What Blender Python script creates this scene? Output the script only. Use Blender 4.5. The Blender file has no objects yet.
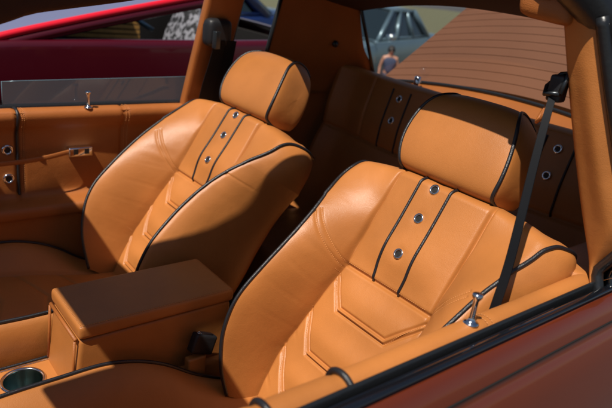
import bpy, bmesh, math, random
import numpy as np
from mathutils import Vector, Matrix, Euler
random.seed(7); rng=np.random.RandomState(5)
SC=bpy.context.scene; COL=SC.collection
R=math.radians
# ------------------------------------------------------------------ helpers
def link(o,parent=None):
    COL.objects.link(o)
    if parent is not None: o.parent=parent
    return o
def props(o,label=None,cat=None,group=None,kind=None):
    for k,v in (('label',label),('category',cat),('group',group),('kind',kind)):
        if v: o[k]=v
    return o
def thing(name,label,cat,loc=(0,0,0),group=None,rz=0):
    o=bpy.data.objects.new(name,None); link(o); o.location=loc; o.rotation_euler=(0,0,rz)
    return props(o,label,cat,group)
def mk(name,V,F,mat,parent=None,smooth=True,world=True,label=None,auto=None):
    """V in world coordinates when the parent is an unrotated top-level Empty (world=True)"""
    me=bpy.data.meshes.new(name)
    me.from_pydata([tuple(map(float,v)) for v in V],[],[tuple(int(i) for i in f) for f in F])
    me.materials.append(mat)
    o=bpy.data.objects.new(name,me); link(o,parent)
    bm=bmesh.new(); bm.from_mesh(me); bmesh.ops.recalc_face_normals(bm,faces=bm.faces)
    if auto:
        for e in bm.edges:
            if len(e.link_faces)==2 and e.calc_face_angle(0)>R(auto): e.smooth=False
    bm.to_mesh(me); bm.free()
    if smooth: me.polygons.foreach_set('use_smooth',[True]*len(me.polygons))
    if world and parent is not None and parent.type=='EMPTY': o.location=-Vector(parent.location)
    if label: o['label']=label
    return o
class MB:
    def __init__(s): s.V=[]; s.F=[]
    def add(s,V,F):
        n=len(s.V); s.V+= [tuple(v) for v in V]; s.F+=[tuple(i+n for i in f) for f in F]; return s
    def grid(s,P,cu=False,cv=False):
        P=np.asarray(P); a,b=P.shape[:2]; F=[]
        for i in range(a if cu else a-1):
            i2=(i+1)%a
            for j in range(b if cv else b-1):
                j2=(j+1)%b
                F.append((i*b+j,i2*b+j,i2*b+j2,i*b+j2))
        return s.add(P.reshape(-1,3),F)
    def tube(s,pts,r,n=8,caps=True,flat=None,side=None):
        pts=[Vector(p) for p in pts]; m=len(pts); rs=r if hasattr(r,'__len__') else [r]*m
        up=Vector(side) if side else Vector((.13,.21,.97)); rings=[]; prev=None
        for i in range(m):
            t=(pts[min(i+1,m-1)]-pts[max(i-1,0)]).normalized()
            if prev is None or side: a=(up-t*up.dot(t)).normalized()
            else: a=(prev-t*prev.dot(t)).normalized()
            prev=a; b=t.cross(a)
            k=flat or 1.
            rings.append([pts[i]+(a*math.cos(2*math.pi*j/n)*rs[i]*k+b*math.sin(2*math.pi*j/n)*rs[i]) for j in range(n)])
        n0=len(s.V); s.grid([[tuple(v) for v in q] for q in rings],cv=True)
        if caps:
            s.F.append(tuple(n0+j for j in range(n))); s.F.append(tuple(n0+(m-1)*n+j for j in reversed(range(n))))
        return s
    def box(s,x0,x1,y0,y1,z0,z1):
        V=[(x,y,z) for x in (x0,x1) for y in (y0,y1) for z in (z0,z1)]
        return s.add(V,[(0,1,3,2),(4,6,7,5),(0,4,5,1),(2,3,7,6),(0,2,6,4),(1,5,7,3)])
    def torus(s,c,n,R0,r,N=24,M=10,ys=1.):
        n=Vector(n).normalized(); a=n.orthogonal().normalized(); b=n.cross(a); c=Vector(c)
        P=[[tuple(c+(a*math.cos(t)+b*math.sin(t))*(R0+r*math.cos(q))+n*(r*math.sin(q)*ys)) for q in np.linspace(0,2*math.pi,M,endpoint=False)] for t in np.linspace(0,2*math.pi,N,endpoint=False)]
        return s.grid(P,True,True)
    def lathe(s,c,n,prof,N=24):
        n=Vector(n).normalized(); a=n.orthogonal().normalized(); b=n.cross(a); c=Vector(c)
        P=[[tuple(c+(a*math.cos(t)+b*math.sin(t))*r+n*h) for (r,h) in prof] for t in np.linspace(0,2*math.pi,N,endpoint=False)]
        return s.grid(P,True,False)
    def build(s,name,mat,parent=None,**k): return mk(name,s.V,s.F,mat,parent,**k)
def rbox(name,x0,x1,y0,y1,z0,z1,mat,parent,bev=.01,seg=4,tf=None,**k):
    bm=bmesh.new(); m=MB().box(x0,x1,y0,y1,z0,z1)
    vs=[bm.verts.new(v) for v in m.V]; [bm.faces.new([vs[i] for i in f]) for f in m.F]
    bmesh.ops.bevel(bm,geom=list(bm.edges),offset=bev,segments=seg,profile=.6,affect='EDGES')
    V=[tuple(v.co) for v in bm.verts]; bm.verts.index_update(); F=[[v.index for v in f.verts] for f in bm.faces]; bm.free()
    if tf: V=[tf(v) for v in V]
    return mk(name,V,F,mat,parent,auto=40,**k)
def crv(pts,n):
    """Catmull-Rom through pts"""
    P=[np.array(p,float) for p in pts]; P=[2*P[0]-P[1]]+P+[2*P[-1]-P[-2]]; out=[]
    seg=len(P)-3
    for q in np.linspace(0,seg-1e-6,n):
        i=int(q); t=q-i; a,b,c,d=P[i:i+4]
        out.append(.5*((2*b)+(c-a)*t+(2*a-5*b+4*c-d)*t*t+(3*b-a-3*c+d)*t**3))
    return np.array(out)
def sm(x,pts):
    """smooth monotone interpolation of a table"""
    xs=[p[0] for p in pts]; ys=[p[1] for p in pts]
    x=np.clip(x,xs[0],xs[-1]); i=np.clip(np.searchsorted(xs,x,side='right')-1,0,len(xs)-2)
    xs=np.array(xs); ys=np.array(ys); h=xs[i+1]-xs[i]; t=(x-xs[i])/h
    m=np.gradient(ys,xs)
    return (2*t**3-3*t**2+1)*ys[i]+(t**3-2*t**2+t)*h*m[i]+(-2*t**3+3*t**2)*ys[i+1]+(t**3-t**2)*h*m[i+1]
def segdist(S,T,poly):
    best=np.full(S.shape,9.)
    for (a,b),(c,d) in zip(poly[:-1],poly[1:]):
        dx,dy=c-a,d-b; L=dx*dx+dy*dy
        k=np.clip(((S-a)*dx+(T-b)*dy)/L,0,1)
        best=np.minimum(best,np.hypot(S-a-k*dx,T-b-k*dy))
    return best
# ------------------------------------------------------------------ materials
def mat(name,col,rough=.5,metal=0,spec=.5,coat=0,bump=None,var=0,vscale=8,trans=0,emit=None,sheen=0):
    m=bpy.data.materials.new(name); m.use_nodes=True; nt=m.node_tree; N=nt.nodes; L=nt.links; b=N['Principled BSDF']
    b.inputs['Base Color'].default_value=(*col,1); b.inputs['Roughness'].default_value=rough
    b.inputs['Metallic'].default_value=metal; b.inputs['Specular IOR Level'].default_value=spec
    b.inputs['Coat Weight'].default_value=coat; b.inputs['Coat Roughness'].default_value=.05
    b.inputs['Transmission Weight'].default_value=trans
    if sheen: b.inputs['Sheen Weight'].default_value=sheen
    tc=N.new('ShaderNodeTexCoord')
    if var:
        n=N.new('ShaderNodeTexNoise'); n.inputs['Scale'].default_value=vscale; n.inputs['Detail'].default_value=6
        L.new(tc.outputs['Object'],n.inputs['Vector'])
        r=N.new('ShaderNodeValToRGB'); e=r.color_ramp.elements
        e[0].position=.3; e[1].position=.7
        e[0].color=(*[c*(1-var) for c in col],1); e[1].color=(*[min(1,c*(1+var)) for c in col],1)
        L.new(n.outputs['Fac'],r.inputs['Fac']); L.new(r.outputs['Color'],b.inputs['Base Color'])
        mr=N.new('ShaderNodeMapRange'); mr.inputs['To Min'].default_value=max(0,rough-.07); mr.inputs['To Max'].default_value=min(1,rough+.07)
        L.new(n.outputs['Fac'],mr.inputs['Value']); L.new(mr.outputs['Result'],b.inputs['Roughness'])
    if bump:
        prev=None
        for kind,sc,dist in bump:
            t=N.new('ShaderNodeTexVoronoi' if kind=='v' else 'ShaderNodeTexNoise'); t.inputs['Scale'].default_value=sc
            if kind=='n': t.inputs['Detail'].default_value=5
            L.new(tc.outputs['Object'],t.inputs['Vector'])
            bp=N.new('ShaderNodeBump'); bp.inputs['Strength'].default_value=1; bp.inputs['Distance'].default_value=dist
            L.new(t.outputs['Distance' if kind=='v' else 'Fac'],bp.inputs['Height'])
            if prev: L.new(prev.outputs['Normal'],bp.inputs['Normal'])
            prev=bp
        L.new(prev.outputs['Normal'],b.inputs['Normal'])
    if emit: b.inputs['Emission Color'].default_value=(*emit,1); b.inputs['Emission Strength'].default_value=1
    return m
LEA=(.45,.160,.038)
M={}
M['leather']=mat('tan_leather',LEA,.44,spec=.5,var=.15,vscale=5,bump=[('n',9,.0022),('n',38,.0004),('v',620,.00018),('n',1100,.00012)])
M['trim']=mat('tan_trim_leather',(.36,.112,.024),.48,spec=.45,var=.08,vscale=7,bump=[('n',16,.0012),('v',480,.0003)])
M['pipe']=mat('black_piping',(.012,.012,.015),.35,spec=.6,bump=[('v',900,.0003)])
M['thread']=mat('tan_thread',(.66,.27,.085),.6)
M['chrome']=mat('chrome',(.75,.77,.8),.12,metal=1,var=.05,vscale=60)
M['steel']=mat('teal_reflection_steel',(.20,.30,.31),.22,metal=1,var=.1,vscale=40)  # teal tint paints a reflection into the cup holder metal
M['darkmetal']=mat('dark_metal',(.05,.055,.06),.3,metal=.8)
M['hole']=mat('dark_hole',(.01,.008,.007),.6)
M['rubber']=mat('black_rubber',(.012,.013,.015),.32,spec=.6,bump=[('n',90,.0008)])
M['gloss']=mat('gloss_black',(.006,.007,.01),.12,spec=.7,coat=.6)
M['plastic']=mat('black_plastic',(.010,.010,.012),.5,bump=[('n',400,.0004)])
M['web']=mat('belt_webbing',(.004,.0045,.0065),.7,spec=.25,bump=[('v',900,.0001)])
M['carpet']=mat('dark_carpet',(.02,.009,.005),.95,bump=[('n',500,.004)])
M['liner']=mat('headliner',(.05,.018,.008),.85,bump=[('n',300,.001)])
M['copper']=mat('copper_paint',(.24,.042,.014),.3,metal=.6,coat=1,var=.04,vscale=3,bump=[('n',1500,.00008)])
M['deck']=mat('deck_paint',(.135,.055,.027),.5,spec=.4,var=.06,vscale=3)
M['red']=mat('red_paint',(.060,.0006,.006),.3,coat=.6,var=.05,vscale=2)
M['redtrim']=mat('bright_red_trim',(.75,.008,.025),.3,coat=.5)
M['lawn']=mat('dry_grass',(.11,.11,.06),.95,var=.3,vscale=6,bump=[('n',40,.03)])
M['ribdark']=mat('dark_groove',(.10,.05,.03),.7)
M['silver']=mat('silver_paint',(.13,.20,.24),.3,metal=.4,coat=.8,var=.05,vscale=2)
M['blue']=mat('blue_paint',(.008,.02,.085),.25,coat=1,var=.05,vscale=2)
M['autoglass']=mat('car_glass',(.012,.02,.025),.06,spec=.8)
M['wind']=mat('sky_reflection_glass',(.17,.18,.30),.12,spec=.9,coat=.4)  # lilac base colour stands in for the sky reflected in the screen
M['tyre']=mat('tyre_rubber',(.015,.015,.015),.8)
M['skin']=mat('skin',(.42,.2,.13),.5); M['hair']=mat('hair',(.012,.009,.008),.6)
M['shirt']=mat('dark_shirt',(.035,.045,.09),.8); M['jeans']=mat('dark_jeans',(.03,.035,.06),.8)
# black and white patterned cloth
def pattern_mat():
    m=mat('patterned_cloth',(.5,.5,.5),.8); nt=m.node_tree; N=nt.nodes; L=nt.links
    tc=N.new('ShaderNodeTexCoord'); v=N.new('ShaderNodeTexNoise'); v.inputs['Scale'].default_value=26
    r=N.new('ShaderNodeValToRGB'); r.color_ramp.elements[0].position=.47; r.color_ramp.elements[1].position=.55
    r.color_ramp.elements[0].color=(.01,.01,.012,1); r.color_ramp.elements[1].color=(.22,.22,.25,1)
    L.new(tc.outputs['Object'],v.inputs['Vector']); L.new(v.outputs['Fac'],r.inputs['Fac']); L.new(r.outputs['Color'],N['Principled BSDF'].inputs['Base Color']); return m
M['pattern']=pattern_mat()
# side glass: thin, dusty, lightly grey
def glass_mat(name,tint,dust,dustcol=(.30,.31,.33)):
    m=bpy.data.materials.new(name); m.use_nodes=True; nt=m.node_tree; N=nt.nodes; L=nt.links
    out=N['Material Output']; N.remove(N['Principled BSDF'])
    tr=N.new('ShaderNodeBsdfTransparent'); tr.inputs['Color'].default_value=(*tint,1)
    gl=N.new('ShaderNodeBsdfGlossy'); gl.inputs['Roughness'].default_value=.03
    df=N.new('ShaderNodeBsdfDiffuse'); df.inputs['Color'].default_value=(*dustcol,1)
    lw=N.new('ShaderNodeLayerWeight'); lw.inputs['Blend'].default_value=.5
    pw=N.new('ShaderNodeMath'); pw.operation='POWER'; pw.inputs[1].default_value=4; L.new(lw.outputs['Facing'],pw.inputs[0])
    fr=N.new('ShaderNodeMath'); fr.operation='MULTIPLY_ADD'; fr.inputs[1].default_value=.55; fr.inputs[2].default_value=.035; L.new(pw.outputs[0],fr.inputs[0])
    a=N.new('ShaderNodeMixShader'); b=N.new('ShaderNodeMixShader'); a.inputs[0].default_value=dust
    L.new(tr.outputs[0],a.inputs[1]); L.new(df.outputs[0],a.inputs[2]); L.new(fr.outputs[0],b.inputs[0]); L.new(a.outputs[0],b.inputs[1]); L.new(gl.outputs[0],b.inputs[2])
    L.new(b.outputs[0],out.inputs['Surface']); return m
M['sideglass']=glass_mat('dusty_side_glass',(.35,.36,.4),.88,(.11,.115,.14))
M['clear']=glass_mat('clear_glass',(.96,.97,.97),.0)
def asphalt():
    m=mat('asphalt',(.055,.055,.058),.85,bump=[('n',160,.004),('v',90,.004)],var=.25,vscale=30); return m
M['asphalt']=asphalt()
# ------------------------------------------------------------------ ground
def ground_z(x,y):
    d=math.hypot(max(0,x-2.5),max(0,y-1.2)); return -.043*d if d<16 else -.043*16
xs=[-80,-30,-10,-4,0,2.5,4,6,8,10,12,16,25,50,120]; ys=[-80,-30,-10,-3,0,1.2,2.5,4,6,8,10,13,20,45,120]
P=[[(x,y,ground_z(x,y)) for y in ys] for x in xs]
props(MB().grid(P).build('ground',M['asphalt'],None,smooth=True),kind='structure')
m=MB().grid([[(13.5+a*60-b*9,-6+b*60+a*-3,ground_z(13.5+a*60-b*9,-6+b*60)+.006) for b in np.linspace(0,1,12)] for a in np.linspace(0,1,12)])
props(m.build('lawn',M['lawn'],None),kind='structure')
# ------------------------------------------------------------------ front seats
SR=[(-.54,.178),(-.49,.189),(-.42,.2),(-.32,.205),(-.2,.198),(-.1,.202),(-.04,.216),(.01,.234),(.055,.243),(.08,.238),(.098,.222)]
DR=[(-.54,.075),(-.5,.11),(-.42,.155),(-.32,.172),(-.24,.155),(-.15,.125),(-.06,.085),(0,.052),(.05,.022),(.098,-.004)]
SE=[(-.54,.165),(-.47,.172),(-.4,.172),(-.31,.156),(-.23,.142),(-.141,.123),(0,.118),(.12,.112)]
HEMI=[((-.123,-.141),(.123,-.141))]
def mir(p): return [(-a-float(sm(b,[(-.54,-.03),(-.4,-.01),(-.141,.012),(.1,.03)])),b) for a,b in p]
bound=[(.112,.12),(.118,0),(.123,-.141),(.142,-.23),(.156,-.31),(.172,-.4),(.172,-.47),(.165,-.54)]
diag=[(.124,-.139),(.203,-.055)]; diag2=[(.115,-.125),(.198,-.04)]
diag2=[(.128,-.151),(.208,-.067)]
chev=[]
for a,t0,b,t1 in ((.134,-.158,.070,-.232),(.153,-.262,.086,-.354),(.170,-.372,.095,-.464)):
    c=[(-a,t0),(-b,t1),(b,t1),(a,t0)]; c2=[(-a-.009,t0-.004),(-b-.005,t1-.0105),(b+.005,t1-.0105),(a+.009,t0-.004)]
    chev+=[c,c2]
def srf(S,T): return sm(T,SR)+np.where(S<0,sm(T,[(-.54,-.035),(-.5,-.03),(-.4,-.008),(-.3,.014),(-.2,.030),(-.1,.040),(-.05,.034),(0,.024),(.05,.022),(.08,.028),(.098,.038)]),0)
def sef(S,T): return sm(T,SE)+np.where(S<0,sm(T,[(-.54,-.03),(-.4,-.01),(-.141,.012),(.1,.03)]),0)
def back_depth(S,T):
    S=np.asarray(S,float);T=np.asarray(T,float);A=np.abs(S)
    sr=srf(S,T);dr=sm(T,DR);se=sef(S,T)
    x=np.clip((A-se)/np.maximum(sr-se,.004),0,1)
    D=dr*np.sin(x*math.pi/2*.86)/math.sin(math.pi/2*.86)
    # crowned centre panels
    ins=np.clip(1-(A/se)**2,0,1)
    D=D+.010*ins**.6*(T<9)
    D=D-.016*np.exp(-((T+.141)/.07)**2)*ins     # pull-down at the cross seam
    D=D+.007*np.exp(-((T+.07)/.05)**2)*ins
    def g(poly,dep,w):
        nonlocal D
        D=D-dep*np.exp(-(segdist(S,T,poly)/w)**2)
    g([(-.135,-.141),(.123,-.141)],.0085,.0046)
    g(bound,.009,.0042); g(mir(bound),.009,.0042)
    for c in chev:
        D=D-.0058*np.exp(-(segdist(S,T,c)/.0032)**2)*np.clip((se-A)/.003,0,1)
    for c in chev[::2]:
        D=D+.0042*np.exp(-((segdist(S,T,[(q[0]*1.03,q[1]-.005) for q in c]))/.0035)**2)*np.clip((se-A)/.006,0,1)
    for c in (diag,diag2,mir(diag),mir(diag2)): g(c,.003,.0026)
    for t1_,b_ in ((-.232,.070),(-.354,.086),(-.464,.095)):
        D=D+.0065*np.exp(-((T-t1_-.038)/.030)**2)*np.clip(1-(A/(se*.86))**4,0,1)
    cr_=np.sin(T*95+4*np.sin(S*19)+S*11)
    D=D-.0011*np.clip(cr_-.72,0,1)/.28*np.exp(-((A-.165)/.022)**2)*np.clip((-.12-T)/.06,0,1)
    # eyelet dimples
    for te in (.098,.027,-.061): D=D-.004*np.exp(-(np.hypot(S,T-te)/.014)**2)
    # soft wrinkles fanning from the seams
    D=D+.0010*np.sin(S*60+7*np.sin(T*23))*np.exp(-((T+.12)/.05)**2)*np.exp(-((A-.17)/.04)**2)
    D=D+.0012*np.sin(T*70+S*25)*np.exp(-((A-se-.01)/.03)**2)*(x>0)
    return D
def back_mesh():
    nu,nt=301,350; u=np.linspace(-1,1,nu); v=np.linspace(0,1,nt)
    rows=[]
    ns,nb=16,24
    for k in range(nt):
        tm=.098-.014*np.abs(u)**6
        T=-.54+(tm+.54)*v[k]
        se_,sr_=sef(u,T),srf(u,T); au=np.abs(u)
        S=np.sign(u)*np.where(au<.6,se_*au/.6,se_+(sr_-se_)*(au-.6)/.4); D=back_depth(S,T)
        tr=T[-1]
        def side(sr,dr,wid=.034):
            return crv([(sr,dr),(sr+.013,dr-.006),(sr+.036,dr-.038-.1*dr),(sr+.052,min(dr-.075,-.02)*.5+dr*.2-.03),(sr+.052,-.095),(sr+.028,-.15),(sr-.02,-.175)],ns+1)[1:]
        R_=[(s,d,tr) for s,d in side(S[-1],D[-1])]
        L_=[(-s,d,tr) for s,d in side(-S[0],D[0])][::-1]
        B_=[(s,-.175-.008*math.cos(s*6),tr) for s in np.linspace(S[-1]-.03,S[0]+.03,nb)]
        F_=[(S[i],D[i],T[i]) for i in range(nu)]
        rows.append(F_+R_+B_+L_)
    rows=np.array(rows)  # (nt,ring,3) as s,d,t
    top=rows[-1]; cap=[]
    # side wall t follows a smooth arch so that the dome closes
    for ph in np.linspace(0,math.pi/2,15)[1:]:
        q=top.copy(); c=math.cos(ph)**.8; mid=-.08
        q[:,1]=mid+(top[:,1]-mid)*c; q[:,0]=top[:,0]*(1-.16*(1-c)); q[:,2]=top[:,2]+.030*math.sin(ph)
        cap.append(q)
    allr=np.nan_to_num(np.concatenate([rows,np.array(cap)]))
    n_=allr.shape[1]; idx=np.arange(n_); uu=np.ones(n_); uu[:nu]=np.clip((np.abs(u)-.62)/.12,0,1)
    rw=np.clip((np.arange(allr.shape[0])-nt*.84)/(nt*.14),0,1)
    W=(rw[:,None]*uu[None,:])[...,None]*.5
    # even out the ring spacing first, then smooth
    for _ in range(45):
        q=(np.roll(allr,1,1)+np.roll(allr,-1,1))*.25; q[1:-1]+=(allr[:-2]+allr[2:])*.25; q[0]+=allr[0]*.5; q[-1]+=allr[-1]*.5
        allr=allr+(q-allr)*W
    P=np.stack([-allr[...,1],allr[...,0],allr[...,2]],-1)
    return P,allr[:nt+4],nu,ns
BP,BR,NU,NS=back_mesh(); NT=350
def bl(s,t,off=0): return (-(float(back_depth(s,t))+off),s,t)
def eyelet(parent,c,n,ro=.0098,world=True):
    n=Vector(n).normalized(); c=Vector(c)
    e=MB().torus(c+n*.001,n,ro,.0025,28,10).build('eyelet',M['chrome'],parent,world=world)
    MB().lathe(c-n*.001,n,[(0,.0008),(ro*.8,.0008),(ro*.95,.0004)],20).build('hole',M['hole'],e if parent.type!='MESH' else parent,world=False)
    return e
def stitches(m,pts,step=.0052,r=.00065,ln=.0034):
    pts=[Vector(p) for p in pts]; acc=0
    L=[0]
    for a,b in zip(pts[:-1],pts[1:]): L.append(L[-1]+(b-a).length)
    q=0; d=step*.5
    while d<L[-1]-ln:
        def at(x):
            i=max(0,min(len(L)-2,int(np.searchsorted(L,x))-1)); k=(x-L[i])/max(1e-9,L[i+1]-L[i]); return pts[i].lerp(pts[i+1],k)
        m.tube([at(d),at(d+ln*.5),at(d+ln)],[r*.8,r,r*.8],5); d+=step
def poly_pts(poly,n,off=0):
    out=[]
    for (a,b),(c,d) in zip(poly[:-1],poly[1:]):
        for k in np.linspace(0,1,n,endpoint=False): out.append(bl(a+(c-a)*k,b+(d-b)*k,off))
    out.append(bl(*poly[-1],off)); return out
def head_mesh(mr=1):
    # side profile (t,d) of the headrest, swept across s; half-width varies with height
    prof=crv([(.128,-.075),(.118,-.05),(.119,-.012),(.132,.014),(.18,.026),(.245,.026),(.295,.014),(.327,-.018),(.336,-.055),(.326,-.082),(.28,-.098),(.19,-.102),(.14,-.095),(.128,-.075)],120)[:-1]
    c=np.array((.225,-.05)); rings=[]
    def hw(t,d): return sm(t,[(.11,.122),(.17,.136),(.24,.131),(.28,.119),(.31,.103),(.33,.086),(.345,.078)])
    cols=[]
    us=np.linspace(-1,1,61)
    for uu in us:
        a=abs(uu); k=1-.030*a**6
        q=c+(prof-c)*k
        q=q-np.array([0,.006])*(uu*uu)
        s=np.array([hw(t,d)*uu for t,d in q]); cols.append(np.stack([-q[:,1],s,q[:,0]],-1))
    def endcap(sgn):
        out=[]
        for ph in np.linspace(0,math.pi/2,14)[1:]:
            kk=math.cos(ph)**.45 if ph<1.57 else 0.0
            q=c+(prof-c)*.970*max(kk,.001); q=q-np.array([0,.006])
            b=.010*math.sin(ph)
            s=np.array([sgn*(hw(t,d)+b) for t,d in q])
            out.append(np.stack([-q[:,1],s,q[:,0]],-1))
        return out
    A=endcap(-1)[::-1]+cols+endcap(1)
    A=[np.array(a) for a in A]
    for a in A: a[:,1]+=.085*np.clip(a[:,2]-.12,0,1)
    return np.array(A),A[13],A[-14]
def cushion(xr=(.12,.78)):
    # world-like local coordinates for a seat centred on s=0; X to the rear
    ZR=[(.0,.58),(.15,.60),(.3,.602),(.42,.598),(.52,.565),(.6,.515),(.7,.47),(.8,.45)]
    ZC=[(.0,.50),(.15,.51),(.4,.49),(.6,.455),(.8,.44)]
    xs=np.linspace(xr[0],xr[1],130); rows=[]
    u=np.linspace(-1,1,161)
    for x in xs:
        w=sm(x,[(.0,.235),(.2,.25),(.45,.252),(.6,.235),(.8,.225)]); zr=sm(x,ZR); zc=sm(x,ZC)
        A=np.abs(u); k=np.clip((A-.62)/.38,0,1)
        zr=np.where(u<0,zr-.05,zr)
        Z=zc+(zr-zc)*np.sin(k*math.pi/2*.9)/math.sin(math.pi/2*.9)+.010*np.clip(1-(A/.62)**2,0,1)
        Z=Z-.008*np.exp(-((A-.62)/.018)**2)
        for xk in (.26,.38,.50): Z=Z-.004*np.exp(-((x-xk-.05*(1-np.minimum(A/.62,1)))/.005)**2)*(A<.62)
        zl=float(zr[0]); zr=float(zr[-1])
        sidez=[(w+.012,zr-.012),(w+.020,zr-.05),(w+.016,zr-.12),(w+.005,.36),(w-.02,.31)]
        F_=[(x,w*uu,z) for uu,z in zip(u,Z)]
        Rr=[(x,a,b) for a,b in crv([(w,zr)]+sidez,14)[1:]]; Ll=[(x,-a,min(b,b-.05*max(0,(b-.31)/(zr-.31)))) for _,a,b in Rr][::-1]
        rows.append(F_+Rr+Ll)
    return np.array(rows)
CU=cushion()
def flip(P,m):
    P=np.array(P,float); P[...,1]*=m; return P
def make_seat(loc,recline,label,mr=1):
    root=thing('front_seat',label,'car seat',(loc[0],loc[1],.30),'front bucket seats')
    rot=Euler((0,R(recline),0))
    b=MB().grid(flip(BP,mr),cv=True).build('backrest',M['leather'],root,world=False)
    b.location=(0,0,loc[2]-.30); b.rotation_euler=rot
    for sg in (-1,1):
        i=NU-1 if sg>0 else 0
        path=[Vector((-BR[k,i,1],BR[k,i,0],BR[k,i,2]))+Vector((-.0015,sg*.002,0)) for k in range(0,BR.shape[0],3)]
        top=BR[-1]; idx=range(NU,NU+NS-3) if sg>0 else range(len(top)-1,len(top)-NS+2,-1)
        for q,j in enumerate(idx): path.append(Vector((-top[j,1],top[j,0],top[j,2]+.002)))
        pa_=np.array([tuple(p) for p in path])
        B_all=BP[:NT+9].reshape(-1,3)
        for it in range(3):
            for _ in range(10): pa_[1:-1]=pa_[1:-1]*.5+(pa_[:-2]+pa_[2:])*.25
            for i in range(len(pa_)-34,len(pa_)):
                j=np.argmin(((B_all-pa_[i])**2).sum(1)); pa_[i]=B_all[j]
        for _ in range(4): pa_[1:-1]=pa_[1:-1]*.5+(pa_[:-2]+pa_[2:])*.25
        for i in range(len(pa_)-34,len(pa_)):
            o_=pa_[i]-np.array((.06,pa_[i][1]*.72,pa_[i][2]-.05)); pa_[i]+=o_/np.linalg.norm(o_)*.0022
        MB().tube(flip(pa_,mr),.0044,10).build('piping',M['pipe'],b,world=False)
        pts=[bl(sg*.042*(1 if t>-.1 else 1-.10*((-.1-t)/.04)),t,.0005) for t in np.linspace(.0975,-.139,60)]
        d0=float(back_depth(sg*.042,.0975)); pts=[(-(-.08+(d0+.08)*math.cos(q)**.8)-.001,sg*.042,.0985+.031*math.sin(q)) for q in np.linspace(1.2,.08,14)]+pts
        MB().tube(flip(pts,mr),.0036,8).build('stripe',M['pipe'],b,world=False)
    for te in (.098,.027,-.061):
        p=Vector(bl(0,te,.0015)); eyelet(b,p,(-1,0,0),world=False)
    m=[(poly_pts(c,24,.0002),.00065) for c in (diag,diag2,mir(diag),mir(diag2))]+[(poly_pts([(-.12,-.1345),(.12,-.1345)],60,.0004),.0005)]
    for c in chev[1::2]:
        c=[(q[0]*.93,q[1]) if i in (0,3) else q for i,q in enumerate(c)]
        m.append((poly_pts(c,30,.0006),.0006))
    for q,rr in m:
        k=MB(); stitches(k,flip(q,mr),r=rr); k.build('stitching',M['thread'],b,world=False)
    hm,cl,cr=head_mesh()
    if mr<0:
        pass
    h=MB().grid(hm,cv=True).build('headrest',M['leather'],root,world=False)
    h.location=(0,0,loc[2]-.30); h.rotation_euler=rot
    for cc,sg in ((cl,-1),(cr,1)):
        q=[Vector(p)+Vector((0,sg*.001,0)) for p in cc]
        q=q[4:86]
        MB().tube(q,.0042,9).build('piping',M['pipe'],h,world=False)
    for sg in (-1,1):
        MB().tube([(.06,sg*.06,.04),(.06,sg*.06,.16)],.006,10).build('post',M['chrome'],h,world=False)
    c=MB().grid(flip(CU,mr)).build('cushion',M['leather'],root,world=False)
    c.location=(-loc[0]+.0,0,-.30)
    for sg in (-1,1):
        i=160 if sg>0 else 0
        path=[Vector((CU[k,i][0],mr*CU[k,i][1],CU[k,i][2]))+Vector((0,mr*sg*.001,.002)) for k in range(0,CU.shape[0],2)]
        MB().tube(path,.0042,8).build('piping',M['pipe'],c,world=False)
    for sg in (-1,1): MB().box(-.5,.12,sg*.18-.02,sg*.18+.02,-.018,.06).build('seat_rail',M['darkmetal'],root,world=False,smooth=False)
    return root
make_seat((.981,-.37,.911),29,'tan leather bucket seat nearest the camera, its headrest top in roof shadow')
make_seat((.945,.385,.89),32,'tan leather bucket seat beyond the console, beside the far door',-1)
# ------------------------------------------------------------------ the car shell
car=thing('car','copper painted coupe with open roof and tan leather trim, its near door in front','car',(0.8,0,0))
CL=Vector(car.location)
def cpart(name,mb,m,parent=None,**k): return mb.build(name,m,parent or car,**k)
def extr(prof,x0,x1,nx=2,fn=None):
    P=[]
    for x in np.linspace(x0,x1,nx):
        P.append([(x,y,z) if fn is None else fn(x,y,z) for y,z in prof])
    return P
# floor, tunnel, firewall
f=MB().box(-.9,2.0,-.74,.74,.22,.28); cpart('floor',f,M['carpet'],smooth=False)
# ----- near door
DX0,DX1=-.55,1.14
near=thing  # alias kept simple
nd_out=crv([(-.7535,.926),(-.7565,.9315),(-.766,.927),(-.775,.915),(-.7815,.9015),(-.784,.894),(-.786,.885),(-.797,.868),(-.812,.83),(-.832,.75),(-.845,.62),(-.845,.45),(-.83,.3),(-.80,.22)],70)
nd_out=[tuple(p) for p in nd_out]
ndoor=cpart('door',MB().grid(extr(nd_out,DX0,DX1,40)),M['copper'],label='near door with tan padded top and copper paint outside')
# crease: raised feature line on the outer skin
cr=MB()
cr.tube([(x,-.7835,.8965) for x in np.linspace(DX0,DX1,30)],.0018,6); cpart('belt_line',cr,M['hole'],ndoor,world=False)
def nd_x(x): return .003*math.exp(-((x-.776)/.02)**2)
nd_in=crv([(-.716,.920),(-.7135,.9275),(-.704,.9335),(-.692,.934),(-.681,.929),(-.674,.918),(-.672,.90),(-.674,.87),(-.676,.80),(-.675,.70),(-.655,.675),(-.60,.665),(-.595,.64),(-.62,.60),(-.64,.45),(-.64,.30)],80)
P=[]
for x in np.concatenate([np.linspace(DX0,DX1,140)]):
    row=[]
    for (y,z) in nd_in:
        g=.0035*sum(math.exp(-((x-c)/.007)**2) for c in (.475,.355,.776,.05,-.2))
        w=.0012*math.sin(x*17+z*9)
        top=1 if z>.86 else .4
        row.append((x,y-(.7*g)*(1 if y>-.69 else 0)+w*.5,z-g*(1 if z>.91 else 0)+w*.3*top))
    P.append(row)
pad=cpart('door_trim',MB().grid(P),M['leather'],ndoor,world=False)
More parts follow.
